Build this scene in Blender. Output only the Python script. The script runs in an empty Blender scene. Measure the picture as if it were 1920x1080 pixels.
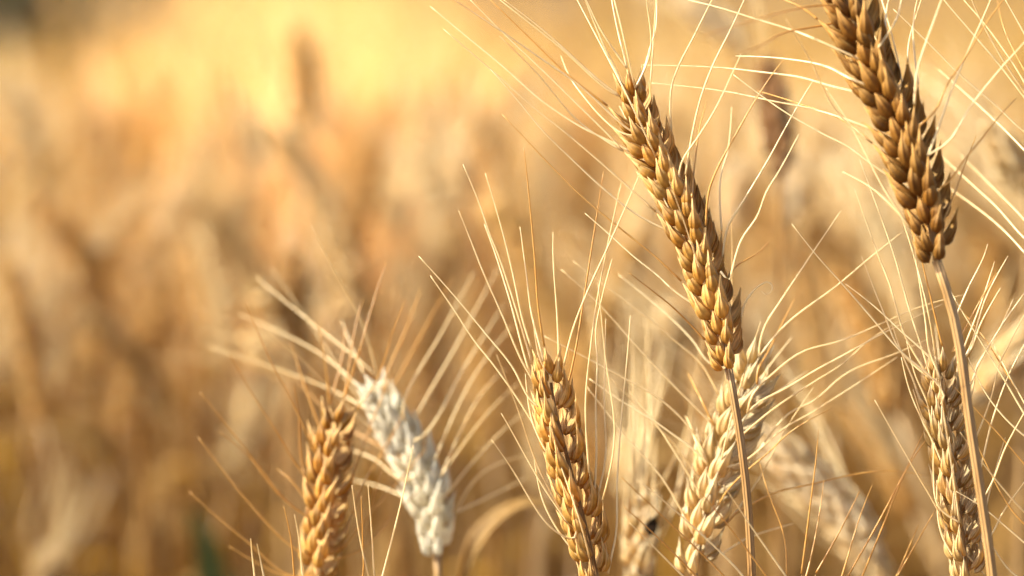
import bpy, math, random
import numpy as np
from mathutils import Vector, Matrix
rnd = random.Random(7)
R_ = math.radians
S = bpy.context.scene
COL = S.collection

# ------------------------------------------------------------------ camera
CAM_POS = Vector((0.0, 0.0, 1.0)); PITCH = 6.5; LENS = 85.0; FOCUS = 0.70
cd = bpy.data.cameras.new('camera'); cam = bpy.data.objects.new('camera', cd); COL.objects.link(cam)
cam.location = CAM_POS; cam.rotation_euler = (R_(90 - PITCH), 0, 0)
cd.lens = LENS; cd.sensor_width = 36; cd.clip_start = 0.02; cd.clip_end = 5000
cd.dof.use_dof = True; cd.dof.focus_distance = FOCUS; cd.dof.aperture_fstop = 4.8
S.camera = cam
FPX = 1920 * LENS / 36
FW = Vector((0, math.cos(R_(PITCH)), -math.sin(R_(PITCH)))); UP = Vector((0, math.sin(R_(PITCH)), math.cos(R_(PITCH)))); RT = Vector((1, 0, 0))
def at(px, py, d):
    return CAM_POS + (FW + RT * ((px - 960) / FPX) + UP * ((540 - py) / FPX)) * d

# ------------------------------------------------------------------ light
SUN_EL, SUN_AZ = 37.0, -95.0            # azimuth from +Y, negative to the left
w = bpy.data.worlds.new('World'); S.world = w; w.use_nodes = True
nt = w.node_tree; bg = nt.nodes['Background']
sky = nt.nodes.new('ShaderNodeTexSky'); sky.sky_type = 'NISHITA'; sky.sun_disc = False
sky.sun_elevation = R_(SUN_EL); sky.sun_rotation = R_(SUN_AZ)
sky.dust_density = 5.0; sky.air_density = 1.0; sky.ozone_density = 0.6
nt.links.new(sky.outputs[0], bg.inputs[0]); bg.inputs[1].default_value = 0.12
sl = bpy.data.lights.new('sun', 'SUN'); so = bpy.data.objects.new('sun', sl); COL.objects.link(so)
sl.energy = 4.4; sl.angle = R_(0.5); sl.color = (1.0, 0.945, 0.78)
sd = Vector((math.sin(R_(SUN_AZ)) * math.cos(R_(SUN_EL)), math.cos(R_(SUN_AZ)) * math.cos(R_(SUN_EL)), math.sin(R_(SUN_EL))))
so.rotation_euler = sd.to_track_quat('Z', 'Y').to_euler(); so.location = sd * 50
S.view_settings.view_transform = 'Standard'; S.view_settings.look = 'None'
S.view_settings.exposure = 1.36; S.view_settings.gamma = 1.0
S.render.engine = 'CYCLES'
S.cycles.use_denoising = True
S.cycles.max_bounces = 8; S.cycles.diffuse_bounces = 4; S.cycles.transmission_bounces = 6
S.cycles.volume_bounces = 0

# ------------------------------------------------------------------ materials
def straw(name, c1, c2, trans=0.35, rough=0.5, veins=True, spec=0.35, tip=None, streak=False):
    """dry plant tissue: per-object and fine-scale colour variation, veins along the blade, light passing through"""
    m = bpy.data.materials.new(name); m.use_nodes = True
    n = m.node_tree; L = n.links; N = n.nodes
    pb = N['Principled BSDF']; out = N['Material Output']
    oi = N.new('ShaderNodeObjectInfo')
    tc = N.new('ShaderNodeTexCoord')
    nz = N.new('ShaderNodeTexNoise'); nz.inputs['Scale'].default_value = 420; nz.inputs['Detail'].default_value = 3
    if streak:
        mp = N.new('ShaderNodeMapping'); mp.inputs['Scale'].default_value = (1, 1, .09); L.new(tc.outputs['Object'], mp.inputs[0]); L.new(mp.outputs[0], nz.inputs['Vector'])
    else: L.new(tc.outputs['Object'], nz.inputs['Vector'])
    ad = N.new('ShaderNodeMath'); ad.operation = 'ADD'
    mu = N.new('ShaderNodeMath'); mu.operation = 'MULTIPLY_ADD'; mu.inputs[1].default_value = 0.75; mu.inputs[2].default_value = -0.2
    L.new(oi.outputs['Random'], mu.inputs[0])
    L.new(mu.outputs[0], ad.inputs[0])
    n2 = N.new('ShaderNodeMath'); n2.operation = 'MULTIPLY_ADD'; n2.inputs[1].default_value = 1.5; n2.inputs[2].default_value = -0.5
    L.new(nz.outputs[0], n2.inputs[0]); L.new(n2.outputs[0], ad.inputs[1]); ad.use_clamp = True
    mx = N.new('ShaderNodeMix'); mx.data_type = 'RGBA'
    mx.inputs[6].default_value = (*c1, 1); mx.inputs[7].default_value = (*c2, 1)
    L.new(ad.outputs[0], mx.inputs[0])
    col = mx.outputs[2]
    uv = N.new('ShaderNodeUVMap'); sx = N.new('ShaderNodeSeparateXYZ'); L.new(uv.outputs[0], sx.inputs[0])
    if tip:
        fl = N.new('ShaderNodeMath'); fl.operation = 'FLOOR'; L.new(sx.outputs[0], fl.inputs[0])
        fa = N.new('ShaderNodeMath'); fa.operation = 'ADD'; L.new(fl.outputs[0], fa.inputs[0])
        fm = N.new('ShaderNodeMath'); fm.operation = 'MULTIPLY'; fm.inputs[1].default_value = 97.3; L.new(oi.outputs['Random'], fm.inputs[0]); L.new(fm.outputs[0], fa.inputs[1])
        wn = N.new('ShaderNodeTexWhiteNoise'); wn.noise_dimensions = '1D'; L.new(fa.outputs[0], wn.inputs['W'])
        fv = N.new('ShaderNodeMapRange'); fv.inputs[3].default_value = .72; fv.inputs[4].default_value = 1.2; L.new(wn.outputs['Value'], fv.inputs[0])
        fc = N.new('ShaderNodeMix'); fc.data_type = 'RGBA'; fc.blend_type = 'MULTIPLY'; fc.inputs[0].default_value = 1
        L.new(col, fc.inputs[6]); L.new(fv.outputs[0], fc.inputs[7]); col = fc.outputs[2]
        rp = N.new('ShaderNodeMapRange'); rp.inputs[1].default_value = 0.55; rp.inputs[2].default_value = 1.0
        L.new(sx.outputs[1], rp.inputs[0])
        mt = N.new('ShaderNodeMix'); mt.data_type = 'RGBA'; mt.inputs[7].default_value = (*tip, 1)
        L.new(rp.outputs[0], mt.inputs[0]); L.new(col, mt.inputs[6]); col = mt.outputs[2]
        # papery pale margins on both sides of the keel
        e1 = N.new('ShaderNodeMath'); e1.operation = 'SUBTRACT'; e1.inputs[1].default_value = .25; fr = N.new('ShaderNodeMath'); fr.operation = 'FRACT'; L.new(sx.outputs[0], fr.inputs[0]); L.new(fr.outputs[0], e1.inputs[0])
        e2 = N.new('ShaderNodeMath'); e2.operation = 'ABSOLUTE'; L.new(e1.outputs[0], e2.inputs[0])
        e3 = N.new('ShaderNodeMapRange'); e3.inputs[1].default_value = .15; e3.inputs[2].default_value = .26; e3.inputs[4].default_value = .55; L.new(e2.outputs[0], e3.inputs[0])
        mg_ = N.new('ShaderNodeMix'); mg_.data_type = 'RGBA'; mg_.inputs[7].default_value = (*tip, 1)
        L.new(e3.outputs[0], mg_.inputs[0]); L.new(col, mg_.inputs[6]); col = mg_.outputs[2]
    if veins:
        sn = N.new('ShaderNodeMath'); sn.operation = 'MULTIPLY'; sn.inputs[1].default_value = 2 * math.pi * 8
        L.new(sx.outputs[0], sn.inputs[0])
        s2 = N.new('ShaderNodeMath'); s2.operation = 'SINE'; L.new(sn.outputs[0], s2.inputs[0])
        vm = N.new('ShaderNodeMath'); vm.operation = 'MULTIPLY_ADD'; vm.inputs[1].default_value = 0.11; vm.inputs[2].default_value = 0.90
        L.new(s2.outputs[0], vm.inputs[0])
        cm = N.new('ShaderNodeMix'); cm.data_type = 'RGBA'; cm.blend_type = 'MULTIPLY'; cm.inputs[0].default_value = 1
        L.new(col, cm.inputs[6]); L.new(vm.outputs[0], cm.inputs[7]); col = cm.outputs[2]
        bp = N.new('ShaderNodeBump'); bp.inputs['Strength'].default_value = 0.6; bp.inputs['Distance'].default_value = 0.0003
        L.new(s2.outputs[0], bp.inputs['Height']); L.new(bp.outputs[0], pb.inputs['Normal'])
    L.new(col, pb.inputs['Base Color'])
    pb.inputs['Roughness'].default_value = rough
    pb.inputs['Specular IOR Level'].default_value = spec
    if trans > 0:
        tr = N.new('ShaderNodeBsdfTranslucent'); ms = N.new('ShaderNodeMixShader'); ms.inputs[0].default_value = trans
        hs = N.new('ShaderNodeHueSaturation'); hs.inputs['Saturation'].default_value = 1.1; hs.inputs['Value'].default_value = 1.15
        L.new(col, hs.inputs['Color']); L.new(hs.outputs[0], tr.inputs[0])
        L.new(pb.outputs[0], ms.inputs[1]); L.new(tr.outputs[0], ms.inputs[2]); L.new(ms.outputs[0], out.inputs[0])
    return m

GOLD = ((0.48, 0.22, 0.03), (0.80, 0.51, 0.14))
M = {}
M['gold'] = straw('golden_husk', *GOLD, rough=.58, spec=.25, trans=0.42, tip=(0.85, 0.60, 0.27))
M['brown'] = straw('brown_husk', (0.235, 0.095, 0.012), (0.38, 0.18, 0.03), trans=0.42, tip=(0.72, 0.42, 0.12))
M['pale'] = straw('pale_husk', (0.68, 0.47, 0.19), (0.86, 0.69, 0.38), trans=0.5, tip=(0.84, 0.73, 0.5))
M['white'] = straw('bleached_husk', (0.92, 0.86, 0.70), (0.96, 0.93, 0.82), trans=0.6, tip=(0.9, 0.85, 0.72))
M['cream'] = straw('cream_husk', (0.74, 0.54, 0.27), (0.86, 0.71, 0.44), trans=0.55, tip=(0.86, 0.74, 0.5))
M['ivory'] = straw('ivory_husk', (0.82, 0.66, 0.42), (0.92, 0.80, 0.58), trans=0.6, tip=(0.92, 0.8, 0.58))
M['dark'] = straw('dark_husk', (0.15, 0.06, 0.012), (0.25, 0.11, 0.03), trans=0.2, tip=(0.3, 0.15, 0.05))
M['tan'] = straw('tan_husk', (0.46, 0.245, 0.05), (0.76, 0.52, 0.20), trans=0.42, rough=.6, spec=.25, tip=(0.84, 0.68, 0.42))
M['awn'] = straw('awn_straw', (0.82, 0.63, 0.32), (0.92, 0.79, 0.50), trans=0.3, veins=False, rough=0.35, spec=0.6)
M['awn_gold'] = straw('awn_gold', (0.55, 0.28, 0.055), (0.70, 0.42, 0.12), trans=0.3, veins=False, rough=0.35, spec=0.6)
M['stem'] = straw('stem_straw', (0.34, 0.175, 0.055), (0.64, 0.44, 0.21), trans=0.1, streak=True, rough=0.38, spec=0.5)
M['leaf'] = straw('dry_leaf', (0.30, 0.155, 0.03), (0.52, 0.335, 0.12), trans=0.45, rough=0.55)
M['field'] = straw('field_straw', (0.34, 0.18, 0.026), (0.76, 0.53, 0.18), trans=0.4, veins=False)
M['under'] = straw('dead_straw', (0.16, 0.06, 0.009), (0.36, 0.18, 0.04), trans=0.35, veins=False)
M['sun_glow'] = straw('sun_glow_straw', (0.90, 0.62, 0.25), (0.95, 0.78, 0.50), trans=0.45, veins=False)  # pale yellow straw colour that paints the sun glow
M['green'] = straw('green_leaf', (0.09, 0.12, 0.022), (0.16, 0.19, 0.045), trans=0.4, rough=0.45)
M['shrub'] = straw('shrub_leaf', (0.03, 0.045, 0.012), (0.05, 0.065, 0.02), trans=0.2, veins=False)
M['bark'] = straw('shrub_bark', (0.06, 0.045, 0.03), (0.1, 0.07, 0.05), trans=0, veins=False)
M['black'] = straw('black_smut', (0.012, 0.008, 0.006), (0.05, 0.03, 0.015), trans=0, veins=False, rough=0.9, spec=0.05)

# ------------------------------------------------------------------ mesh helpers
class MB:
    def __init__(s): s.v = []; s.f = []; s.uv = []; s.n = 0
    def add(s, v, f, uv=None):
        v = np.asarray(v, float)
        b = s.n; s.v.append(v); s.n += len(v)
        for q in f: s.f.append(tuple(i + b for i in q))
        s.uv.append(np.zeros((len(v), 2)) if uv is None else np.asarray(uv, float))
    def mesh(s, name, mats, smooth=True):
        me = bpy.data.meshes.new(name)
        V = np.concatenate(s.v); UV = np.concatenate(s.uv)
        me.from_pydata(V.tolist(), [], s.f)
        li = np.empty(len(me.loops), dtype=np.int32); me.loops.foreach_get('vertex_index', li)
        ul = me.uv_layers.new(name='UVMap'); ul.data.foreach_set('uv', UV[li].astype(np.float32).ravel())
        for m in (mats if isinstance(mats, (list, tuple)) else [mats]): me.materials.append(m)
        if smooth: me.polygons.foreach_set('use_smooth', np.ones(len(me.polygons), bool))
        me.update(); return me
    def build(s, name, mat, parent=None, origin=None):
        if origin is not None:
            o3 = np.array(origin); s.v = [v - o3 for v in s.v]
        o = bpy.data.objects.new(name, s.mesh(name, mat)); COL.objects.link(o)
        if origin is not None: o.location = Vector(origin)
        if parent is not None: attach(o, parent)
        return o
WORLD = {}
def attach(o, parent):
    """parent o, whose location so far is in world space, without moving it (all parents are unrotated)"""
    wl = o.location.copy(); WORLD[o.name] = wl
    pw = WORLD.get(parent.name, parent.location.copy())
    o.parent = parent; o.location = wl - pw
def empty(name, loc):
    o = bpy.data.objects.new(name, None); COL.objects.link(o); o.location = loc; o.empty_display_size = 0.02
    WORLD[o.name] = Vector(loc); return o
def tag(o, label=None, cat=None, group=None, kind=None):
    if label: o['label'] = label
    if cat: o['category'] = cat
    if group: o['group'] = group
    if kind: o['kind'] = kind
    return o

def spline(pts, n):
    """Catmull-Rom through pts, n+1 samples equally spaced in length"""
    P = [np.array(p, float) for p in pts]
    if len(P) == 2: P = [P[0], (P[0] + P[1]) / 2, P[1]]
    P = [P[0]] + [P[i] for i in range(1, len(P)) if np.linalg.norm(P[i] - P[i - 1]) > 1e-7]
    P = np.array(P); h = np.linalg.norm(np.diff(P, axis=0), axis=1) ** .75; D = np.diff(P, axis=0) / h[:, None]
    mt = np.empty_like(P)
    mt[1:-1] = (D[:-1] * h[1:, None] + D[1:] * h[:-1, None]) / (h[:-1] + h[1:])[:, None]
    mt[0] = 1.5 * D[0] - .5 * mt[1] if len(P) > 2 else D[0]; mt[-1] = 1.5 * D[-1] - .5 * mt[-2] if len(P) > 2 else D[-1]
    out = []; ts = np.arange(12)[:, None] / 12
    for i in range(len(P) - 1):
        out.append((2 * ts ** 3 - 3 * ts ** 2 + 1) * P[i] + (ts ** 3 - 2 * ts ** 2 + ts) * h[i] * mt[i] + (3 * ts ** 2 - 2 * ts ** 3) * P[i + 1] + (ts ** 3 - ts ** 2) * h[i] * mt[i + 1])
    out = list(np.concatenate(out))
    out.append(P[-1]); out = np.array(out)
    d = np.r_[0, np.cumsum(np.linalg.norm(np.diff(out, axis=0), axis=1))]
    u = np.linspace(0, d[-1], n + 1)
    return np.stack([np.interp(u, d, out[:, k]) for k in range(out.shape[1])], 1)

def tube(mb, P, r, ns=5, cap=True):
    """tube along the points P with the radii r"""
    P = np.asarray(P, float); n = len(P); r = np.broadcast_to(np.asarray(r, float), (n,))
    T = np.gradient(P, axis=0); T /= np.linalg.norm(T, axis=1)[:, None] + 1e-12
    a = np.array([1.0, 0.13, 0.07]) if abs(T[0][0]) < 0.8 else np.array([0.1, 1.0, 0.2])
    A = a - T * (T @ a)[:, None]; A /= np.linalg.norm(A, axis=1)[:, None]
    B = np.cross(T, A)
    ang = np.arange(ns) / ns * 2 * math.pi
    V = (P[:, None] + r[:, None, None] * (np.cos(ang)[None, :, None] * A[:, None] + np.sin(ang)[None, :, None] * B[:, None])).reshape(-1, 3)
    uv = np.stack([np.tile(np.arange(ns) / ns, n), np.repeat(np.linspace(0, 1, n), ns)], 1)
    F = [(i * ns + k, i * ns + (k + 1) % ns, (i + 1) * ns + (k + 1) % ns, (i + 1) * ns + k) for i in range(n - 1) for k in range(ns)]
    if cap: F += [tuple(range(ns))[::-1], tuple((n - 1) * ns + k for k in range(ns))]
    mb.add(V, F, uv)

def husk(L, W, T, nu=8, nv=10, bow=0.12, beak=0.10, keel=0.38):
    """one boat-shaped scale along +Z, its keel towards +Y"""
    V = [(0, 0, 0)]; uv = [(0.5, 0)]
    for i in range(1, nu):
        t = i / nu
        r = 2.68 * t ** 0.55 * (1 - t) ** 0.95
        for k in range(nv):
            a = 2 * math.pi * k / nv; c, s = math.cos(a), math.sin(a)
            x = W / 2 * r * c
            cup = min(1, max(0, (t - .3) / .4))            # towards the tip the scale opens into a thin cup
            y = T / 2 * r * (s if s > 0 else s * (0.45 * (1 - cup) - .72 * cup)) + keel * T * r * max(0, s) ** 6
            y += bow * L * (math.sin(math.pi * t * 0.9) - 0.35 * t) + .05 * L * t ** 4
            V.append((x, y, t * L)); uv.append((a / (2 * math.pi), t))
    V.append((0, bow * L * (math.sin(math.pi * 0.9) - 0.35) + 0.02 * L, L * (1 + beak))); uv.append((0.25, 1))
    F = [(0, 1 + (k + 1) % nv, 1 + k) for k in range(nv)]
    for i in range(nu - 2):
        b = 1 + i * nv
        F += [(b + k, b + (k + 1) % nv, b + nv + (k + 1) % nv, b + nv + k) for k in range(nv)]
    b = 1 + (nu - 2) * nv; e = len(V) - 1
    F += [(b + k, b + (k + 1) % nv, e) for k in range(nv)]
    return np.array(V), F, np.array(uv)

def rotm(axis, a): return np.array(Matrix.Rotation(a, 3, axis))
def spikelet(mb, org, fan, outw, up, s=1.0, rn=rnd, res=(8, 10), fat=1.0, spread=1.0, n_lem=3, flen=1.0):
    """fan: sideways, outw: away from the rachis, up: along the ear. Returns the tips of the florets"""
    B = np.stack([fan, outw, up], 1)
    tips = []
    def put(L, W, T, x, y, z, tx, ty, beak=0.1, bow=0.12):
        V, F, uv = husk(L * s * flen, W * s * fat, T * s, *res, bow=bow, beak=beak)
        q = rotm('Y', R_(tx) * spread) @ rotm('X', -R_(ty)) @ rotm('Z', R_(-0.9 * tx + rn.uniform(-16, 16)))
        V = V @ q.T + np.array([x, y, z]) * s
        mb.add(V @ B.T + org, F, uv + np.array([rn.randrange(12), 0.0]))
        tips.append((V[-1] @ B.T + org, (q @ np.array([0, 0, 1.0])) @ B.T, tx))
    j = lambda a: a * rn.uniform(-1, 1)
    if n_lem >= 3: put(.0090, .0047, .0036, j(.0004), .0018, .0030 + j(.0006), j(7), 13 + j(5), .12)
    for sg in (-1, 1):
        put(.0098, .0046, .0035, sg * .0019, .0005, .0012 + j(.0006), sg * (18 + j(6)), 13 + j(5), .22)
    for sg in (-1, 1):
        put(.0075, .0046, .0030, sg * .0024, .0017, -.0004 + j(.0004), sg * (13 + j(6)), 19 + j(5), .26)
    return tips

def ear_frames(P):
    T = np.gradient(P, axis=0); T /= np.linalg.norm(T, axis=1)[:, None]; return T

def make_awn(p0, p1, p2, r0, n=12):
    pass

def awn_tube(mb, P, r0=.00027, r1=.00009, ns=4):
    n = len(P); t = np.linspace(0, 1, n)
    tube(mb, P, r0 * (1 - t) ** 0.7 + r1, ns)

# ------------------------------------------------------------------ the hand-placed plants
def build_ear(plant, ear_px, d, roll, mat, awn_mat, awns=(), n_extra=6, size=1.0, node=.0043, res=(8, 10), fat=1.0, spread=1.0, seed=1, parts=True,
              d_end=None, extra_len=.06, lem=3, flen=1.0):
    """ear_px: pixels from the tip of the ear to its base; d: its distance; roll: 0 shows both rows from the edge, 90 looks on one row"""
    rn = random.Random(seed)
    de = d if d_end is None else d_end
    k = len(ear_px)
    pts = [at(x, y, de + (d - de) * i / (k - 1)) for i, (x, y) in enumerate(ear_px)][::-1]     # base to tip
    Pd = spline(pts, 300); Ld = np.r_[0, np.cumsum(np.linalg.norm(np.diff(Pd, axis=0), axis=1))]
    L = Ld[-1] - .0088 * size * flen                     # the uppermost floret reaches the tip
    Pd = Pd[Ld <= L]
    n = max(6, int(L / (node * size)))
    P = spline(Pd[::12] if len(Pd) % 12 == 1 else np.concatenate([Pd[::12], Pd[-1:]]), n); T = ear_frames(P)
    view = np.array(FW)
    rach = MB(); tube(rach, P, np.linspace(.0011, .0005, n + 1) * size, 7)
    ear = rach.build('ear', M['stem'], plant, origin=P[0])
    tips = []
    allm = MB()
    for i in range(n + 1):
        t = T[i]; sid = np.cross(t, view); sid /= np.linalg.norm(sid); tow = np.cross(sid, t)
        if np.dot(tow, view) > 0: tow = -tow
        a = R_(roll + rn.uniform(-7, 7)); lat = math.cos(a) * sid + math.sin(a) * tow
        sg = 1 if i % 2 == 0 else -1
        outw = lat * sg; fan = np.cross(outw, t)
        f = i / n
        s = size * (1.0 if f > .2 else .72 + 1.4 * f) * (1.0 if f < .75 else 1 - .9 * (f - .75)) * rn.uniform(.95, 1.06)
        if i >= n - 1: outw, fan = (tow if i == n else outw), (sid if i == n else fan)
        mb = MB() if parts else allm
        tp = spikelet(mb, P[i] + outw * .0006 * size, fan, outw, t, s, rn, res, fat, spread, lem, flen)
        if parts: mb.build('spikelet', M[mat], ear, origin=P[i])
        tips += [(q, dr, i) for q, dr, tx in tp[:3]]
    if not parts:
        o = allm.build('husks', M[mat], ear, origin=P[0])
    # traced awns
    av = MB()
    tipsP = np.array([q for q, _, _ in tips])
    for a in awns:
        dz = a[0]; px = a[1:]
        m = len(px)
        # the floret this awn grows from: near the traced foot and in line with the awn
        c = np.array(CAM_POS); fw = np.array(FW); dep = (tipsP - c) @ fw
        pxy = np.stack([960 + FPX * (tipsP - c)[:, 0] / dep, 540 - FPX * ((tipsP - c) @ np.array(UP)) / dep], 1)
        p0, p1 = np.array(px[0], float), np.array(px[1], float); u = (p1 - p0) / np.linalg.norm(p1 - p0)
        rel = pxy - p0; alg = rel @ u; off = np.abs(rel @ np.array([-u[1], u[0]]))
        cost = np.where(alg > 14, 999, np.abs(alg) * .6 + off * 1.6) + np.maximum(0, dep - d) * 3000
        j = int(np.argmin(cost)); foot = tipsP[j]; df = float(dep[j]) if cost[j] < 60 else d
        q = [np.array(at(x, y, df + dz * (i / (m - 1)) ** 1.3)) for i, (x, y) in enumerate(px)]
        if cost[j] < 60:
            if np.linalg.norm(foot - q[0]) < .6 * np.linalg.norm(q[1] - q[0]) and alg[j] > -12: q = [foot] + q[1:]
            else: q = [foot] + q
        else: q = [q[0] - (q[1] - q[0]) / np.linalg.norm(q[1] - q[0]) * .004] + q
        Q = spline(q, 26)
        if parts:
            ab = MB(); awn_tube(ab, Q, .00023, .00010, 5); ab.build('awn', M[awn_mat if rn.random() > .22 else 'awn_gold'], ear, origin=Q[0])
        else: awn_tube(av, Q, .00028 * size)
    for _ in range(n_extra):
        q, dr, i = tips[rn.randrange(len(tips))]
        t = T[i]; dirn = dr * .7 + t * .5 + np.array([rn.uniform(-.15, .15) for _ in range(3)]) + view * rn.choice((-.55, -.3, .3, .6))
        dirn /= np.linalg.norm(dirn); l = extra_len * rn.uniform(.6, 1.1)
        c2 = q + dr * l * .3; e = c2 + dirn * l * .7
        Q = spline([q, c2, (c2 + e) / 2 + t * .002, e], 18)
        if parts:
            ab = MB(); awn_tube(ab, Q, .00020, .00008, 5); ab.build('awn', M[awn_mat], ear, origin=Q[0])
        else: awn_tube(av, Q, .00026 * size)
    if not parts and av.n: av.build('awns', M[awn_mat], ear, origin=P[0])
    return ear, P

def stem_path(base, tan, px=(), d=.7, lean=(0, 0)):
    """from the foot of the ear through the traced pixels down to the ground; returns points from top to ground"""
    pts = [Vector(base)] + [at(x, y, dd) for x, y, dd in px]
    last = pts[-1]; prev = pts[-2] if len(pts) > 1 else last + Vector(tan) * .05
    v = (last - prev); v.normalize()
    k = max(0.15, -v.z) ** 2
    g = Vector((last.x + v.x * .25 * k + lean[0], last.y + v.y * .12 * k + lean[1], 0))
    for f in (.3, .62): pts.append(last.lerp(g, f) + v * (.10 * (1 - f)) * k * (1 if f < .5 else .3))
    pts.append(g); return pts

def leaf_mesh(mb, P, width, fold=.25, twist=0.6, nw=4):
    P = np.asarray(P); n = len(P); T = np.gradient(P, axis=0); T /= np.linalg.norm(T, axis=1)[:, None]
    V = []; uv = []
    up = np.array([0.25, -0.6, .75])
    for i in range(n):
        t = i / (n - 1); s = np.cross(T[i], up); s /= np.linalg.norm(s) + 1e-9; nn = np.cross(s, T[i])
        a = twist * t; s, nn = s * math.cos(a) + nn * math.sin(a), nn * math.cos(a) - s * math.sin(a)
        wd = width * min(1, .35 + 2.2 * t) * (1 - t) ** .55
        for k in range(nw + 1):
            u = k / nw * 2 - 1
            V.append(P[i] + s * u * wd / 2 + nn * abs(u) * wd * fold); uv.append((k / nw * .6, t))
    F = [(i * (nw + 1) + k, i * (nw + 1) + k + 1, (i + 1) * (nw + 1) + k + 1, (i + 1) * (nw + 1) + k) for i in range(n - 1) for k in range(nw)]
    nv = len(V); W = np.array(V); # give the blade a thickness
    TT = np.repeat(T, nw + 1, 0); nrm = np.cross(TT, np.tile(np.array([.3, .5, .8]), (nv, 1))); 
    mb.add(W, F, uv)

def add_leaf(plant, pts, width, mat='leaf', seg=16, name='leaf', twist=.6):
    mb = MB(); P = spline(pts, seg); leaf_mesh(mb, P, width, twist=twist)
    o = mb.build(name, M[mat], plant, origin=P[0])
    md = o.modifiers.new('thickness', 'SOLIDIFY'); md.thickness = .00025
    return o

def stem(plant, pts, r0=.0011, r1=.0019, seg=110):
    mb = MB(); P = spline(pts, seg); tube(mb, P, np.linspace(r0, r1, seg + 1) , 10)
    return mb.build('stem', M['stem'], plant, origin=P[-1])

GR = 'wheat plants standing sharp at the front'
def hero(label, ear_px, d, roll, mat, awn_mat, awns, stem_px=(), lean=(0, 0), r0=.0012, group=GR, name='wheat_plant', leaf=True, **kw):
    b = at(*ear_px[-1], d); pv = at(*ear_px[-2], d); tan = (b - pv).normalized()
    pts = stem_path(b, tan, stem_px, d, lean)
    root = empty(name, pts[-1]); tag(root, label, 'wheat', group)
    ear, P = build_ear(root, ear_px, d, roll, mat, awn_mat, awns, **kw)
    stem(root, pts, r0, r0 * 1.35)
    if leaf:
        p = pts[-2]; a = rnd.uniform(0, 6.28); dv = Vector((math.cos(a), math.sin(a), 0))
        add_leaf(root, [p, p + dv * .03 + Vector((0, 0, .1)), p + dv * .12 + Vector((0, 0, .12)), p + dv * .2 + Vector((0, 0, .02))], .011)
    return root

A_AWNS = [
 (.006,(1150,175),(1045,85),(940,2),(918,-16)), (.0,(1137,162),(1015,54),(942,-2)), (.012,(1150,195),(1067,142),(992,70),(920,0),(905,-14)),
 (-.006,(1182,245),(1082,157),(1007,105),(935,55),(852,0),(840,-8)), (.004,(1175,285),(1155,268),(1082,195),(1007,122),(960,78),(882,0)),
 (.012,(1190,292),(1150,268),(1092,240),(1017,190),(940,122),(867,62),(807,12)), (.002,(1227,390),(1140,317),(1070,257),(1007,207),(922,132),(832,55)),
 (-.004,(1240,443),(1190,400),(1127,350),(1065,292),(1022,250),(972,190),(920,130)), (.002,(1275,515),(1230,482),(1165,430),(1095,372),(1047,325),(975,250),(942,215)),
 (.006,(1305,578),(1260,542),(1237,520),(1187,480),(1145,442),(1097,400)), (-.004,(1332,632),(1260,575),(1220,543),(1180,512)),
 (.02,(1172,252),(1082,165),(1052,105)), (-.008,(1165,160),(1132,85),(1097,0),(1090,-20)), (.0,(1166,115),(1127,57),(1100,2),(1092,-15)),
 (.012,(1172,112),(1160,65),(1147,0),(1144,-20)), (-.01,(1220,222),(1222,125),(1230,0),(1232,-30)), (.0,(1202,145),(1220,92),(1212,0),(1210,-25)),
 (.01,(1204,140),(1218,92),(1229,55),(1231,0)), (-.004,(1252,240),(1260,160),(1272,125),(1300,70),(1335,0),(1348,-24)),
 (.0,(1287,325),(1295,267),(1315,180),(1340,115),(1370,55),(1395,0),(1402,-16)), (-.012,(1277,388),(1270,350),(1278,305),(1310,255),(1340,207),(1372,140),(1390,100)),
 (-.006,(1315,408),(1330,355),(1347,312),(1382,248),(1415,190),(1455,130),(1470,112)), (.0,(1350,470),(1365,425),(1395,375),(1440,300),(1467,250),(1492,205),(1525,150)),
 (-.008,(1368,525),(1373,505),(1390,450),(1420,405),(1437,360),(1460,322),(1498,252)),
 (.0,(1388,600),(1392,582),(1405,555),(1425,535),(1440,529),(1448,537),(1443,550),(1435,552),(1428,546)),
 (.02,(1362,525),(1380,500),(1420,475),(1440,455)), (.03,(1340,430),(1350,340),(1365,280),(1372,200)), (.03,(1300,380),(1300,330),(1310,250),(1325,190)),
]
B_AWNS = [
 (.02,(1588,120),(1525,72),(1495,60),(1415,35),(1340,12),(1290,0)), (.03,(1610,192),(1560,162),(1500,145),(1425,135),(1350,127),(1205,122)),
 (.03,(1632,245),(1575,220),(1525,205),(1450,190),(1362,172),(1215,155)), (.012,(1675,337),(1640,312),(1590,275),(1540,250),(1475,212),(1435,185),(1375,140)),
 (.01,(1685,400),(1640,357),(1580,322)), (-.05,(1555,45),(1475,60),(1432,82),(1380,105)), (-.05,(1550,10),(1500,15),(1425,35),(1312,70)),
 (.01,(1545,38),(1505,15),(1472,0),(1440,-15)), (.02,(1685,180),(1697,145),(1705,75),(1727,0),(1735,-30)), (.0,(1710,195),(1720,132),(1732,92),(1750,42),(1765,0),(1775,-30)),
 (.02,(1670,100),(1680,37),(1690,0),(1697,-30)), (.015,(1735,230),(1755,205),(1775,160),(1810,107),(1845,50),(1880,0),(1895,-25)),
 (.025,(1747,282),(1755,252),(1782,175),(1810,107),(1840,40),(1857,0),(1866,-24)), (.01,(1752,295),(1777,267),(1820,200),(1875,130),(1920,80),(1950,45)),
 (.012,(1775,345),(1810,298),(1845,255),(1875,217),(1905,185)), (.02,(1775,407),(1790,362),(1805,320),(1830,255)), (.04,(1640,262),(1580,225),(1500,195),(1420,170)),
 (.02,(1655,60),(1662,20),(1672,-20)), (.03,(1700,160),(1712,60),(1722,-10)), (.04,(1600,150),(1550,125),(1470,110),(1380,105)),
]
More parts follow.
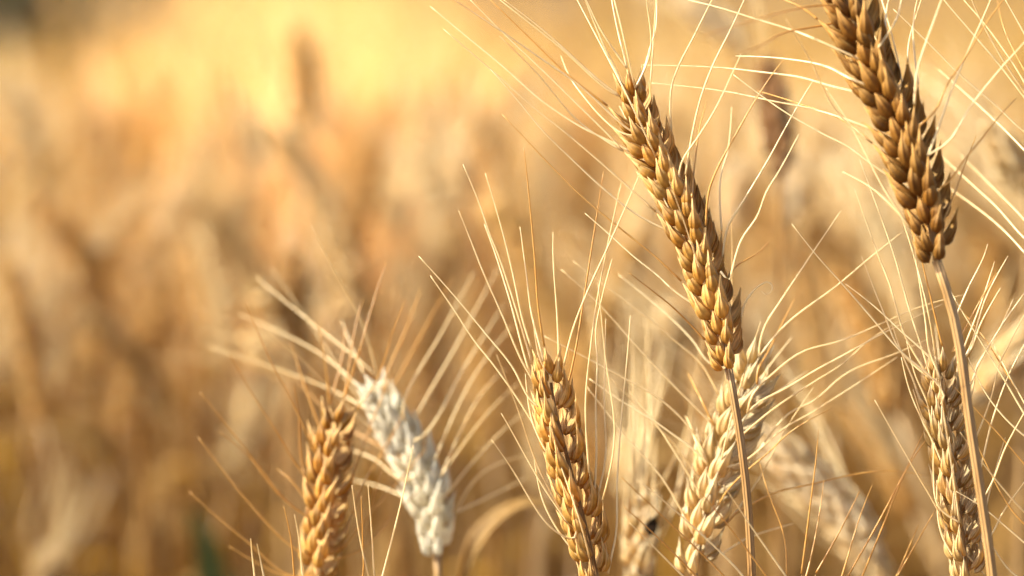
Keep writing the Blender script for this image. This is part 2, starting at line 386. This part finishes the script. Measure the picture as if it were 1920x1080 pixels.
C_AWNS = [
 (.0,(1343,750),(1332,710),(1315,682),(1275,647),(1240,617),(1160,555),(1075,490)), (.01,(1358,708),(1330,680),(1300,640),(1267,605),(1222,565),(1160,515)),
 (.0,(1333,803),(1270,730),(1187,642),(1125,572),(1052,505)), (.0,(1315,838),(1280,787),(1225,740),(1175,712),(1107,675),(1020,630)),
 (.004,(1305,847),(1262,815),(1220,785),(1170,755),(1105,710)), (-.004,(1305,890),(1262,830),(1220,787),(1172,737),(1135,697)), (.004,(1292,892),(1255,832),(1235,802),(1180,735)),
 (.0,(1280,962),(1240,895),(1167,812),(1135,770),(1100,725)), (-.01,(1424,650),(1435,610),(1460,570),(1495,517),(1535,457),(1577,395)),
 (-.004,(1410,670),(1472,610),(1570,535),(1635,480),(1692,435)), (.0,(1410,742),(1450,700),(1500,662),(1580,638),(1652,607),(1727,575),(1810,552)),
 (-.004,(1415,760),(1475,727),(1537,690),(1580,667),(1652,627),(1767,570)), (.004,(1387,817),(1450,767),(1525,717),(1580,682),(1625,642),(1685,602)),
 (.0,(1395,860),(1450,807),(1480,775),(1525,752),(1580,705),(1602,692),(1682,662),(1737,637)), (.006,(1385,870),(1475,800),(1525,772),(1580,737),(1682,670)),
 (-.02,(1312,995),(1337,965),(1362,922),(1395,887),(1437,852),(1482,810),(1560,765)), (.0,(1380,962),(1410,945),(1450,925),(1525,907),(1590,892),(1665,882),(1737,892)),
 (.004,(1375,1025),(1395,1012),(1420,1002),(1487,982)), (.02,(1420,700),(1440,660),(1470,600),(1490,560)), (.02,(1405,740),(1440,690),(1485,632)), (.02,(1400,780),(1450,740),(1515,695)),
 (.02,(1320,760),(1300,720),(1290,700)), (.015,(1310,840),(1295,800),(1285,780)),
]
D_AWNS = [
 (.0,(1003,665),(980,600),(963,520),(945,445),(910,325)), (.0,(998,690),(960,555),(935,480),(917,435),(900,385),(868,308)), (.008,(994,700),(955,560),(930,480),(908,420)),
 (-.006,(1000,715),(980,680),(940,587),(910,520),(875,432),(860,395)), (.004,(1015,660),(1007,630),(997,590),(985,500),(975,425)), (-.004,(1017,650),(1010,585),(1002,480),(990,350),(982,275)),
 (.004,(1047,665),(1045,600),(1037,480),(1037,435)), (.0,(1062,690),(1075,615),(1097,557),(1132,480),(1170,395),(1200,325)), (.006,(1070,700),(1082,640),(1090,590),(1107,480),(1132,320)),
 (.004,(1095,880),(1098,750),(1107,655),(1120,560),(1135,480),(1165,342)), (.0,(1112,930),(1118,860),(1117,750),(1120,680),(1117,620),(1130,552),(1148,485)),
 (.004,(1118,960),(1135,860),(1133,750),(1136,597)), (.0,(1145,1050),(1155,1000),(1157,910),(1163,810),(1168,750),(1175,680),(1182,592)),
 (.004,(1005,775),(995,750),(960,687),(910,625),(852,555),(785,480)), (.006,(1015,830),(972,750),(922,680),(890,640),(847,575),(807,517)),
 (-.002,(1070,990),(1040,945),(1020,915),(985,855),(960,810),(940,775)), (-.006,(1075,1010),(1040,995),(955,872),(922,825)), (.0,(1085,1045),(1050,1000),(1020,945),(1000,850)),
 (.002,(1040,880),(1015,830),(998,790),(985,700)), (-.008,(1060,760),(1050,720),(1020,690),(1000,600)),
]
E_AWNS = [
 (-.004,(600,870),(580,825),(545,747),(515,692),(460,567)), (-.004,(590,928),(540,847),(525,820),(480,750),(430,665)), (.0,(590,968),(530,932),(495,887),(435,810),(375,735)),
 (-.006,(588,960),(520,925),(465,855),(412,810)), (.0,(595,1045),(537,1017),(460,935),(420,885),(372,820)), (.004,(590,1078),(540,1077),(465,1017),(402,965),(355,922)),
 (-.004,(618,755),(612,700),(603,640),(595,602)), (.01,(622,745),(642,665),(647,610)), (.01,(640,740),(655,685),(665,620),(680,560)), (.02,(650,915),(690,810),(740,690)),
 (.02,(645,965),(677,917),(717,847),(760,770)), (.02,(647,1017),(690,967),(745,905),(800,840)), (.02,(630,1072),(677,1030),(745,960),(800,905)), (.01,(600,800),(570,720),(545,640)),
 (.01,(635,1020),(590,960),(545,900),(520,880)), (.0,(588,1090),(520,1075),(472,1050),(430,1025)),
]
F_AWNS = [
 (.03,(735,740),(800,610),(850,520)), (.03,(755,770),(830,620),(890,510)), (.03,(775,790),(860,640),(935,500)), (.03,(790,820),(870,690),(945,570)), (.03,(800,850),(880,720),(960,610)),
 (.02,(820,900),(910,780),(975,715)), (.02,(840,960),(900,890),(960,860),(1005,850)), (.02,(845,970),(920,930),(990,895)), (.03,(690,690),(590,610),(480,520)), (.03,(700,740),(610,670),(450,590)),
 (.03,(720,790),(640,740),(395,652)), (.03,(740,850),(650,800),(545,700)), (.02,(720,720),(760,620),(790,540)), (.03,(810,880),(895,750),(950,690)), (.02,(830,930),(915,835),(985,770)),
 (.01,(690,700),(660,650),(640,600)), (.02,(760,900),(700,860),(640,840)), (.02,(780,950),(720,915),(660,900)),
]
G_AWNS = [
 (.0,(1768,650),(1761,625),(1745,557),(1727,480),(1720,430)), (.0,(1755,690),(1742,655),(1735,600),(1717,480),(1712,420)), (.004,(1740,690),(1725,642),(1705,580),(1677,480),(1640,375),(1612,300)),
 (.006,(1735,710),(1697,630),(1667,530),(1647,480),(1602,352)), (.01,(1735,720),(1690,660),(1655,582),(1615,480)), (-.006,(1770,740),(1755,717),(1690,660),(1625,585),(1577,530),(1532,480),(1485,420)),
 (.004,(1765,700),(1750,680),(1685,617),(1640,575),(1585,532)), (-.004,(1800,750),(1815,730),(1837,680),(1885,600),(1920,550),(1935,525)), (.004,(1800,770),(1817,750),(1835,680),(1862,640),(1900,560)),
 (-.004,(1815,850),(1830,820),(1860,740),(1875,680),(1895,640),(1920,590)), (.0,(1825,900),(1840,872),(1860,790),(1892,702),(1920,647),(1935,620)), (-.006,(1840,945),(1860,905),(1885,840),(1920,775),(1940,740)),
 (.004,(1835,990),(1850,945),(1860,905),(1885,820)), (.0,(1845,1020),(1862,997),(1880,962),(1920,905),(1945,870)), (.004,(1790,690),(1802,665),(1840,567),(1865,490)), (.0,(1795,680),(1810,667),(1850,555),(1890,480)),
 (-.004,(1795,690),(1817,660),(1840,605),(1876,540)), (.004,(1785,660),(1797,640),(1840,560),(1870,510)), (.006,(1785,650),(1790,610),(1810,552),(1845,480),(1852,457)),
 (.006,(1735,760),(1715,720),(1690,660),(1670,600)), (.0,(1750,830),(1730,790),(1705,730),(1690,670)), (-.004,(1755,800),(1740,760),(1715,700),(1700,640)), (.002,(1765,900),(1745,820),(1725,770),(1712,730)),
 (.0,(1790,1000),(1760,950),(1750,880),(1752,830)), (-.006,(1830,1060),(1780,1000),(1755,950),(1720,890),(1640,750)), (.0,(1780,1060),(1765,1000),(1757,900)), (-.004,(1795,850),(1780,800),(1745,740)),
]
Z_AWNS = [
 (.01,(1487,1072),(1470,1005),(1440,922),(1425,870)), (.0,(1505,1080),(1517,965),(1530,860),(1535,805)), (.012,(1510,1085),(1530,1000),(1545,900)), (.006,(1535,1085),(1575,995),(1612,920)),
 (.01,(1577,1085),(1612,970),(1635,910)), (.0,(1587,1085),(1640,992),(1680,917),(1732,810)), (-.004,(1615,1085),(1652,995),(1705,872),(1747,810)), (.006,(1680,1085),(1757,950)), (.008,(1680,1082),(1722,985)),
]
Q_AWNS = [
 (-.01,(1480,1090),(1400,975),(1357,910)), (-.01,(1442,1088),(1365,985),(1315,925)), (-.01,(1400,1090),(1280,970),(1195,900)), (-.008,(1365,1088),(1260,985),(1165,895)),
 (-.008,(1315,1090),(1225,1000),(1170,950)), (-.008,(1290,1090),(1240,1040),(1180,980)), 
]
X_AWNS = [
 (.0,(1955,905),(1860,800),(1785,722)), (-.01,(1965,1000),(1920,960),(1840,865),(1800,810)), (.0,(1960,1020),(1900,960),(1840,850),(1800,760)), (.01,(1945,800),(1890,700),(1860,640)),
 (.004,(1960,870),(1890,790),(1850,740),(1815,670)), (.01,(1950,820),(1870,690),(1790,560),(1780,540)), (.0,(1970,1060),(1900,1000),(1840,950),(1790,920)), (.0,(1970,1100),(1905,1080),(1850,1010),(1810,960)),
 (.02,(1960,800),(1900,720),(1850,640),(1810,590)),
]
Y_AWNS = [
 (.005,(1950,230),(1915,175),(1870,117),(1810,47),(1770,0),(1755,-20)), (-.005,(1945,215),(1920,172),(1885,120),(1840,40),(1822,0),(1815,-20)), (.0,(1950,120),(1920,62),(1885,0)),
 (.004,(1960,285),(1920,247),(1877,207),(1802,142),(1742,82),(1675,17)), (.01,(1950,200),(1900,120),(1850,50),(1807,0)), (.05,(1960,470),(1860,380),(1740,270)), (.05,(1960,520),(1880,430),(1760,340)),
 (.05,(1960,450),(1900,390),(1800,290)), (.03,(1960,330),(1890,250),(1760,130)), (.02,(1950,180),(1920,130),(1885,60),(1870,0)),
]
P_AWNS = [
 (-.004,(692,1088),(675,1010),(660,910)), (.0,(679,1088),(680,1010),(677,930)), (.0,(702,1088),(697,1000),(690,910)), (-.004,(715,1088),(750,950),(775,835)), (-.006,(552,1085),(545,1010),(532,950)),
 (-.006,(570,1088),(562,1020),(552,965)), (-.006,(478,1088),(472,1035),(470,1010)), (-.006,(496,1088),(486,1040),(482,1020)),
]

hero('golden brown bearded wheat ear in sharp focus leaning left on a bare purplish stem', [(1180,132),(1200,230),(1240,312),(1290,420),(1330,540),(1353,620),(1366,690)], .70, 62, 'gold', 'awn', A_AWNS,
     [(1385,800,.70),(1400,920,.70),(1410,1080,.70)], seed=3, n_extra=5, size=.83, node=.0044, spread=1.2, flen=1.3, fat=1.16)
hero('darker brown wheat ear cut off by the top edge, its stem crossing the thin ear', [(1545,-90),(1585,0),(1640,130),(1698,260),(1738,390),(1756,488)], .677, 55, 'brown', 'awn', B_AWNS,
     [(1790,600,.677),(1820,800,.677),(1850,1000,.677),(1862,1090,.677)], seed=5, n_extra=5, size=.88, node=.0044, spread=1.4, flen=1.32, fat=1.15, r0=.0014)
hero('creamy pale wheat ear with wide open husks behind the purplish stem', [(1408,635),(1402,700),(1385,780),(1350,870),(1325,960),(1300,1075)], .728, 40, 'pale', 'awn', C_AWNS, seed=8, n_extra=4, size=.98, spread=1.32, node=.0047, flen=1.2, lean=(.03, .02))
hero('slim golden wheat ear between the blurred white ear and the creamy ear', [(1028,655),(1036,740),(1064,860),(1095,980),(1122,1100)], .70, 20, 'gold', 'awn', D_AWNS, seed=11, n_extra=3, size=.82, node=.0048, flen=1.32, spread=1.15, fat=1.05)
hero('golden wheat ear just left of the bleached white ear, slightly soft', [(640,748),(622,830),(615,920),(605,1010),(590,1110)], .752, 50, 'gold', 'awn_gold', E_AWNS, seed=13, n_extra=4, size=.85, node=.0047, spread=1.25, flen=1.28, fat=1.05)
hero('bleached white wheat ear leaning left, blurred, with a fan of pale awns', [(690,700),(730,780),(780,870),(810,960),(820,1040)], .778, 60, 'white', 'awn', F_AWNS, [(822,1100,.778)], seed=17, n_extra=3, size=.86, spread=1.35, node=.0037, flen=1.2, extra_len=.075)
hero('thin straw wheat ear standing behind the brown ear\'s stem', [(1768,648),(1766,740),(1784,860),(1800,970),(1815,1100)], .705, 25, 'tan', 'awn', G_AWNS, seed=19, n_extra=3, size=.78, node=.0052, flen=1.38, lean=(0, .03))
hero('wheat ear of which only the tip and thin awns rise over the bottom edge', [(1497,1078),(1505,1150),(1515,1260),(1525,1380)], .71, 40, 'gold', 'awn_gold', Z_AWNS, seed=23, n_extra=0, size=.95)
hero('wheat ear below the picture whose straight awns cross in front of the creamy ear', [(1420,1120),(1450,1200),(1480,1300),(1500,1400)], .69, 40, 'gold', 'awn', Q_AWNS, seed=29, n_extra=0, size=.95)
hero('wheat ear beyond the lower right edge sending crossing awns into view', [(1985,830),(1990,950),(2000,1080),(2010,1200)], .70, 40, 'gold', 'awn', X_AWNS, seed=31, n_extra=0)
hero('wheat ear beyond the upper right edge sending slanting awns into view', [(1975,60),(1990,200),(2010,350),(2030,520)], .705, 40, 'gold', 'awn', Y_AWNS, seed=37, n_extra=0)
hero('wheat ear under the golden ear whose sharp awns poke up from the bottom edge', [(620,1120),(630,1220),(640,1330),(650,1450)], .695, 40, 'gold', 'awn', P_AWNS, seed=41, n_extra=0, size=.95)

# ------------------------------------------------------------------ soft plants one can point at
GB = 'blurred wheat plants one can tell apart'
def soft(label, ear_px, d, mat, roll=50, d_end=None, size=1.0, seed=1, stem_px=(), awn='awn', n_extra=14, lean=(0, 0)):
    return hero(label, ear_px, d, roll, mat, awn, (), stem_px, lean=lean, group=GB, seed=seed, n_extra=n_extra, size=size, parts=False, res=(6, 7), d_end=d_end, leaf=True)
soft('pale blurred wheat ear slanting down to the right behind the creamy ear', [(1405,805),(1480,860),(1560,930),(1650,1040)], .86, 'ivory', seed=51, size=1.05, lean=(.1, .1))
soft('second pale blurred ear slanting below and parallel to the other slanting one', [(1480,900),(1560,960),(1630,1050),(1690,1150)], .90, 'cream', seed=52, lean=(.1, .1))
r = soft('small blurred ear with a black spot low between two sharp ears', [(1212,915),(1205,980),(1200,1040),(1195,1110)], .80, 'pale', seed=53, size=.9)
mb = MB(); P = at(1216, 985, .782)
V, F, uv = husk(.0068, .0044, .004, 8, 10); mb.add(V @ rotm('Y', R_(20)).T + np.array(P) - np.array([0, 0, .0035]), F, uv)
o = mb.build('smut_grain', M['black'], r, origin=P); o['label'] = 'black smutted grain'
soft('dark brown blurred ear hanging upright between the two largest ears', [(1438,105),(1450,180),(1458,250),(1466,330)], .98, 'dark', seed=54, size=1.0, n_extra=4)
soft('amber blurred ear standing in the golden glow near the top', [(558,45),(566,100),(570,160),(572,240)], 1.55, 'gold', seed=55, size=1.4, n_extra=6)
soft('blurred brown ear left of and above the bleached white ear', [(545,465),(552,540),(556,610),(560,680)], 1.12, 'brown', seed=56, n_extra=8)
soft('pinkish white blurred ear left of the golden ear', [(462,632),(490,655),(520,672),(555,690)], 1.05, 'ivory', seed=57, d_end=1.01, n_extra=6)
soft('small whitish blurred ear over the pinkish white one', [(478,545),(500,565),(530,590)], 1.15, 'pale', seed=58, d_end=1.08, n_extra=4)
soft('whitish blurred ear right above the bleached white ear', [(640,560),(660,595),(672,640)], 1.15, 'ivory', seed=59, d_end=1.1, n_extra=4)
soft('cream blurred ear glowing high in the left half', [(452,225),(470,275),(480,330)], 1.55, 'ivory', seed=60, d_end=1.48, size=1.2)
soft('pale lilac blurred ear tilted right in the left half', [(350,335),(325,390),(305,440)], 1.5, 'ivory', seed=61, size=1.1)
soft('pale blurred ear tilted right far on the left', [(195,430),(160,490),(130,545)], 1.45, 'pale', seed=62, size=1.1)
soft('pale blurred ear in the middle of the glow', [(755,345),(740,385),(730,440)], 1.35, 'cream', seed=63, d_end=1.3)
soft('pale blurred ear slanting inwards at the right edge under the brown ear', [(1935,615),(1870,690),(1800,765)], .93, 'pale', seed=64)
soft('pale blurred ear between the brown ear and the right edge', [(1835,235),(1880,285),(1930,350)], .92, 'pale', seed=65)
soft('pale blurred ear slanting from the top edge over the sharp golden ear', [(1270,-10),(1330,35),(1400,85)], 1.2, 'ivory', seed=66)
soft('pale blurred ear behind the golden ear\'s right awns', [(1385,290),(1375,350),(1372,430)], 1.15, 'ivory', seed=67, size=1.1)
soft('pale blurred ear beside the dark hanging one', [(1500,290),(1490,340),(1485,410)], 1.15, 'ivory', seed=68, size=1.1)
soft('pale blurred ear low behind the slim golden ear', [(1185,800),(1180,860),(1178,930)], .95, 'pale', seed=69)
soft('pale blurred ear behind the foot of the sharp golden ear', [(1225,575),(1260,605),(1310,640)], 1.0, 'pale', seed=70)
soft('pale blurred ear in the lower left corner', [(110,1020),(90,1060),(75,1110)], 1.25, 'pale', seed=71)
soft('tan blurred ear leaning left near the left edge', [(20,150),(45,220),(75,320)], 1.5, 'pale', seed=72)
soft('cream blurred ear under the glow right of the middle', [(850,265),(862,320),(866,390)], 1.3, 'cream', seed=73, size=1.1)

# bent leaves and a green weed
def leafy(label, pts_px, d, width, mat, group, cat='wheat', name='wheat_plant'):
    pts = [at(x, y, d) for x, y in pts_px]
    b = pts[0]; root = empty(name, (b.x, b.y, 0)); tag(root, label, cat, group)
    add_leaf(root, pts, width, mat, 24, twist=.3)
    mb = MB(); tube(mb, spline([b, (b.x + .004, b.y, b.z * .6), (b.x, b.y, 0)], 14), .0018, 7); mb.build('stem', M['stem'] if mat != 'green' else M['green'], root, origin=(b.x, b.y, 0))
    return root
leafy('pale dry leaf blade arching low beside the bleached white ear', [(865,1090),(890,1020),(935,970),(985,945),(1040,955),(1085,990)], .84, .0075, 'leaf', GB)
leafy('greyish dry leaf bent over like an arch at the left edge', [(215,1100),(222,950),(205,855),(160,815),(90,805),(0,812),(-60,830)], 1.35, .012, 'leaf', GB)
wd = leafy('dark green weed leaf low among the straw in the lower left', [(400,1200),(395,1090),(380,1010),(352,950)], 1.3, .024, 'green', None, 'weed', 'green_weed')
for pp in ([(398,1180),(430,1110),(470,1080)], [(398,1190),(370,1120),(330,1095)]):
    add_leaf(wd, [at(x, y, 1.3) for x, y in pp], .012, 'green', 12)

# ------------------------------------------------------------------ ground
def zg(x, y):
    r = max(0, y - 9.0); return 0.045 * r ** 1.15 * (1 / (1 + (r / 40) ** 2)) + .03 * math.sin(x * .35) * min(1, max(0, y - 3) / 6)
nx, ny = 60, 80
gx = np.sign(np.linspace(-1, 1, nx)) * np.abs(np.linspace(-1, 1, nx)) ** 2 * 60
gy = -20 + 100 * np.linspace(0, 1, ny) ** 1.4
V = [(x, y, zg(x, y)) for y in gy for x in gx]
F = [(j * nx + i, j * nx + i + 1, (j + 1) * nx + i + 1, (j + 1) * nx + i) for j in range(ny - 1) for i in range(nx - 1)]
mg = bpy.data.materials.new('soil'); mg.use_nodes = True
n = mg.node_tree; nz = n.nodes.new('ShaderNodeTexNoise'); nz.inputs['Scale'].default_value = 14; nz.inputs['Detail'].default_value = 8
cr = n.nodes.new('ShaderNodeValToRGB'); cr.color_ramp.elements[0].color = (.05, .028, .012, 1); cr.color_ramp.elements[1].color = (.2, .12, .045, 1)
tc = n.nodes.new('ShaderNodeTexCoord'); n.links.new(tc.outputs['Object'], nz.inputs['Vector']); n.links.new(nz.outputs[0], cr.inputs[0]); n.links.new(cr.outputs[0], n.nodes['Principled BSDF'].inputs['Base Color'])
n.nodes['Principled BSDF'].inputs['Roughness'].default_value = .95
mb = MB(); mb.add(V, F); tag(mb.build('ground', mg), kind='structure')

# ------------------------------------------------------------------ background wheat: one plant of each kind, then copies
def generic_parts(seed, mat, awnmat, lo=False):
    """meshes of a plant about 0.86 m tall with its foot at the origin; the ear nods a little towards +X"""
    rn = random.Random(seed)
    nod = rn.uniform(.1, .6); h = .78
    top = np.array([.03 * rn.uniform(-1, 1), .03 * rn.uniform(-1, 1), h])
    L = .085 * rn.uniform(.85, 1.1)
    dirs = np.array([math.sin(nod), 0, math.cos(nod)])
    mid = top + dirs * L * .5; tip = mid + np.array([math.sin(nod * 1.5), 0, math.cos(nod * 1.5)]) * L * .5
    sp = spline([(0, 0, 0), (top * .5 + np.array([.01, 0, 0])), top - dirs * .06, top], 14)
    st = MB(); tube(st, sp, np.linspace(.0018, .0012, 15), 5)
    P = spline([top, mid, tip], 16); T = ear_frames(P)
    em = MB(); am = MB()
    a0 = rn.uniform(0, 3.14)
    lat0 = np.array([math.cos(a0), math.sin(a0), 0])
    for i in range(17):
        t = T[i]; lat = lat0 - t * (lat0 @ t); lat /= np.linalg.norm(lat); outw = lat * (1 if i % 2 else -1); fan = np.cross(outw, t)
        tp = spikelet(em, P[i], fan, outw, t, (1.15 if i < 12 else 1.0), rn, (5, 5))
        for q, dr, tx in tp[1:3]:
            l = rn.uniform(.05, .08); e = q + (dr * .6 + t * .5 + np.array([rn.uniform(-.2, .2) for _ in range(3)])) * l
            tube(am, spline([q, q + dr * l * .4, e], 5), np.linspace(.00028, .0001, 6), 3, False)
    lf = MB()
    for z0 in (.3, .5):
        a = rn.uniform(0, 6.28); dv = np.array([math.cos(a), math.sin(a), 0])
        p = np.array([0, 0, z0]) + top * np.array([z0 / h, z0 / h, 0]); k = rn.uniform(.09, .16)
        Q = spline([p, p + dv * .02 + np.array([0, 0, k]), p + dv * .10 + np.array([0, 0, k * 1.1]), p + dv * .19 + np.array([0, 0, -.02])], 10)
        leaf_mesh(lf, Q, .011, twist=rn.uniform(-1, 1), nw=2)
    return st.mesh('stem', M['stem']), em.mesh('ear', M[mat]), am.mesh('awns', M[awnmat]), lf.mesh('leaves', M['leaf'])
KINDS = [(generic_parts(100 + i, m, a), m) for i, (m, a) in enumerate([('gold', 'awn'), ('gold', 'awn_gold'), ('gold', 'awn_gold'), ('pale', 'awn'), ('gold', 'awn'), ('pale', 'awn_gold'), ('pale', 'awn')])]
TONE = {'gold': 'golden', 'brown': 'brownish', 'pale': 'pale'}
def place(x, y, kind, h, rz, tilt, label, group):
    (st, em, am, lf), m = KINDS[kind]
    root = bpy.data.objects.new('wheat_plant', None); COL.objects.link(root); root.empty_display_size = .02
    root.location = (x, y, zg(x, y)); root.rotation_euler = (tilt[0], tilt[1], rz); root.scale = (1, 1, h)
    tag(root, label, 'wheat', group)
    root.scale = (h, h, h)
    e = None
    for nm, me in (('stem', st), ('ear', em), ('awns', am), ('leaves', lf)):
        o = bpy.data.objects.new(nm, me); COL.objects.link(o); o.parent = e if nm == 'awns' else root
        if nm == 'ear': e = o
    return root
cnt = 0; tries = 0; r2 = random.Random(99)
spots = []
while cnt < 255 and tries < 20000:
    tries += 1
    d = math.sqrt(r2.uniform(.98 ** 2, 2.6 ** 2)); hw = math.tan(R_(13.2)) * d + .06
    x = r2.uniform(-hw, hw); px = 960 + x / d * FPX
    if px < 900 and d < 1.32: continue
    if px >= 900 and d < 1.08: continue
    if any((x - a) ** 2 + (d - b) ** 2 < .0016 for a, b in spots): continue
    spots.append((x, d))
    k = r2.randrange(len(KINDS)); tone = TONE[KINDS[k][1]]
    side = 'left part' if px < 640 else ('middle' if px < 1280 else 'right part')
    dep = 'nearer' if d < 1.7 else 'deeper'
    place(x, d, k, r2.uniform(.9, 1.10), r2.uniform(0, 6.28), (r2.gauss(0, .05), r2.gauss(0, .05)),
          f'blurred {tone} wheat plant in the {dep} rows, {side} of the field', f'{dep} {tone} blurred plants, {side}')
    cnt += 1
print('individuals', cnt)

# far wheat: one mass nobody could count
def far_mass(n, dmin, dmax, hw_deg, seed, name, mat, xr=None, side=0):
    rn = random.Random(seed); mb = MB()
    protos = []
    for s in range(6):
        q = MB(); r3 = random.Random(s)
        top = np.array([r3.uniform(-.05, .05), r3.uniform(-.05, .05), .76]); nod = r3.uniform(.1, .8)
        tube(q, spline([(0, 0, 0), top * .5, top], 3), .0018, 3, False)
        tip = top + np.array([math.sin(nod), 0, math.cos(nod)]) * .09
        tube(q, spline([top, (top + tip) / 2, tip], 6), np.array([.003, .0075, .0065, .008, .0065, .006, .002]), 5, False)
        for k in range(10):
            b = top + (tip - top) * r3.uniform(.2, 1); dv = np.array([r3.uniform(-.7, .7), r3.uniform(-.7, .7), .8]) + (tip - top) * 6
            dv /= np.linalg.norm(dv); sdv = np.cross(dv, [r3.uniform(-1, 1), r3.uniform(-1, 1), .1]); sdv /= np.linalg.norm(sdv)
            e = b + dv * .07; q.add([b - sdv * .0005, b + sdv * .0005, e], [(0, 1, 2)])
        for z0 in (.3, .5, .6):
            a = r3.uniform(0, 6.28); dv = np.array([math.cos(a), math.sin(a), 0]); p = np.array([0, 0, z0])
            leaf_mesh(q, spline([p, p + dv * .03 + np.array([0, 0, .11]), p + dv * .12 + np.array([0, 0, .12]), p + dv * .2], 5), .011, nw=2)
        protos.append((np.concatenate(q.v), q.f, np.concatenate(q.uv)))
    for i in range(n + side):
        t = rn.random(); d = dmin * (dmax / dmin) ** t; hw = math.tan(R_(hw_deg)) * d + .1
        x = rn.uniform(-hw, hw) if xr is None else d * rn.gauss(*xr); V, F, uv = protos[rn.randrange(6)]
        if i >= n: d = rn.uniform(1.15, 3.2); x = -math.tan(R_(13.5)) * d - .05 - rn.uniform(0, .9)   # the field goes on beyond the left edge
        a = rn.uniform(0, 6.28); c, s = math.cos(a), math.sin(a); k = rn.uniform(.88, 1.14)
        tx, ty = rn.gauss(0, .06), rn.gauss(0, .06)
        W = V * k; W = np.stack([W[:, 0] * c - W[:, 1] * s + tx * W[:, 2], W[:, 0] * s + W[:, 1] * c + ty * W[:, 2], W[:, 2]], 1)
        mb.add(W + np.array([x, d, zg(x, d)]), F, uv)
    o = mb.build(name, M[mat]); return o
o = far_mass(3600, 2.55, 34, 15.5, 5, 'wheat_field', 'field', side=600); tag(o, 'blurred mass of ripe wheat filling the field behind', 'wheat field', kind='stuff')
o = far_mass(1600, 2.3, 18, 15.5, 6, 'sun_glow_wheat', 'sun_glow', xr=(-.074, .034)); tag(o, 'sun glow far back at the top of the field, painted as yellower wheat', 'wheat field', kind='stuff')  # added wheat whose yellow colour imitates the golden glow of the sun

# the crowd of lower stalks and dead leaves under the ears
def stalks(n, seed):
    rn = random.Random(seed); mb = MB()
    for i in range(n):
        d = math.sqrt(rn.uniform(1.15 ** 2, 3.6 ** 2)); hw = math.tan(R_(15)) * d + .08; x = rn.uniform(-hw, hw)
        if x > -.02 and d < 1.3: continue
        h = rn.uniform(.5, .82); tx, ty = rn.gauss(0, .07), rn.gauss(0, .07); g = zg(x, d)
        P = spline([(x, d, g), (x + tx * .4, d + ty * .4, g + h * .5), (x + tx, d + ty, g + h)], 5); tube(mb, P, np.linspace(.0019, .0013, 6), 4, False)
        for z0 in (.35, .7):
            p = P[int(z0 * 5)]; a = rn.uniform(0, 6.28); dv = np.array([math.cos(a), math.sin(a), 0]); k = rn.uniform(.02, .1)
            leaf_mesh(mb, spline([p, p + dv * .02 + np.array([0, 0, k]), p + dv * .08 + np.array([0, 0, k]), p + dv * .14 + np.array([0, 0, -.05])], 6), rn.uniform(.006, .012), twist=rn.uniform(-2, 2), nw=2)
    return mb.build('straw_undergrowth', M['under'])
tag(stalks(1700, 77), 'tangle of dry stalks and dead leaves between the blurred plants', 'straw', kind='stuff')

# dark shrub at the edge of the field, far left
def shrub(x, y, h, wd, label, seed):
    rn = random.Random(seed); z = zg(x, y); root = empty('shrub', (x, y, z)); tag(root, label, 'shrub')
    t = MB(); lv = MB()
    for k in range(9):
        a = rn.uniform(0, 6.28); e = np.array([x + math.cos(a) * wd * rn.uniform(.2, .8), y + math.sin(a) * wd * .6 * rn.uniform(.2, .8), z + h * rn.uniform(.5, .95)])
        P = spline([(x, y, z), ((x * 2 + e[0]) / 3 + rn.uniform(-.1, .1), (y * 2 + e[1]) / 3, z + h * .4), e], 8); tube(t, P, np.linspace(.05, .01, 9), 6)
        for q in range(130):
            c = P[rn.randrange(3, 9)] + np.array([rn.gauss(0, wd * .2), rn.gauss(0, wd * .15), rn.gauss(0, h * .11)])
            u = np.array([rn.gauss(0, 1) for _ in range(3)]); u /= np.linalg.norm(u); v = np.cross(u, [rn.gauss(0, 1) for _ in range(3)]); v /= np.linalg.norm(v)
            s = rn.uniform(.05, .1); lv.add([c, c + u * s * .5 + v * s * .3, c + u * s, c + u * s * .5 - v * s * .3], [(0, 1, 2, 3)])
    t.build('trunk', M['bark'], root, origin=(x, y, z)); lv.build('foliage', M['shrub'], root, origin=(x, y, z))
shrub(-1.36, 6.2, 2.0, .72, 'dark green shrub at the far left edge of the field', 3)
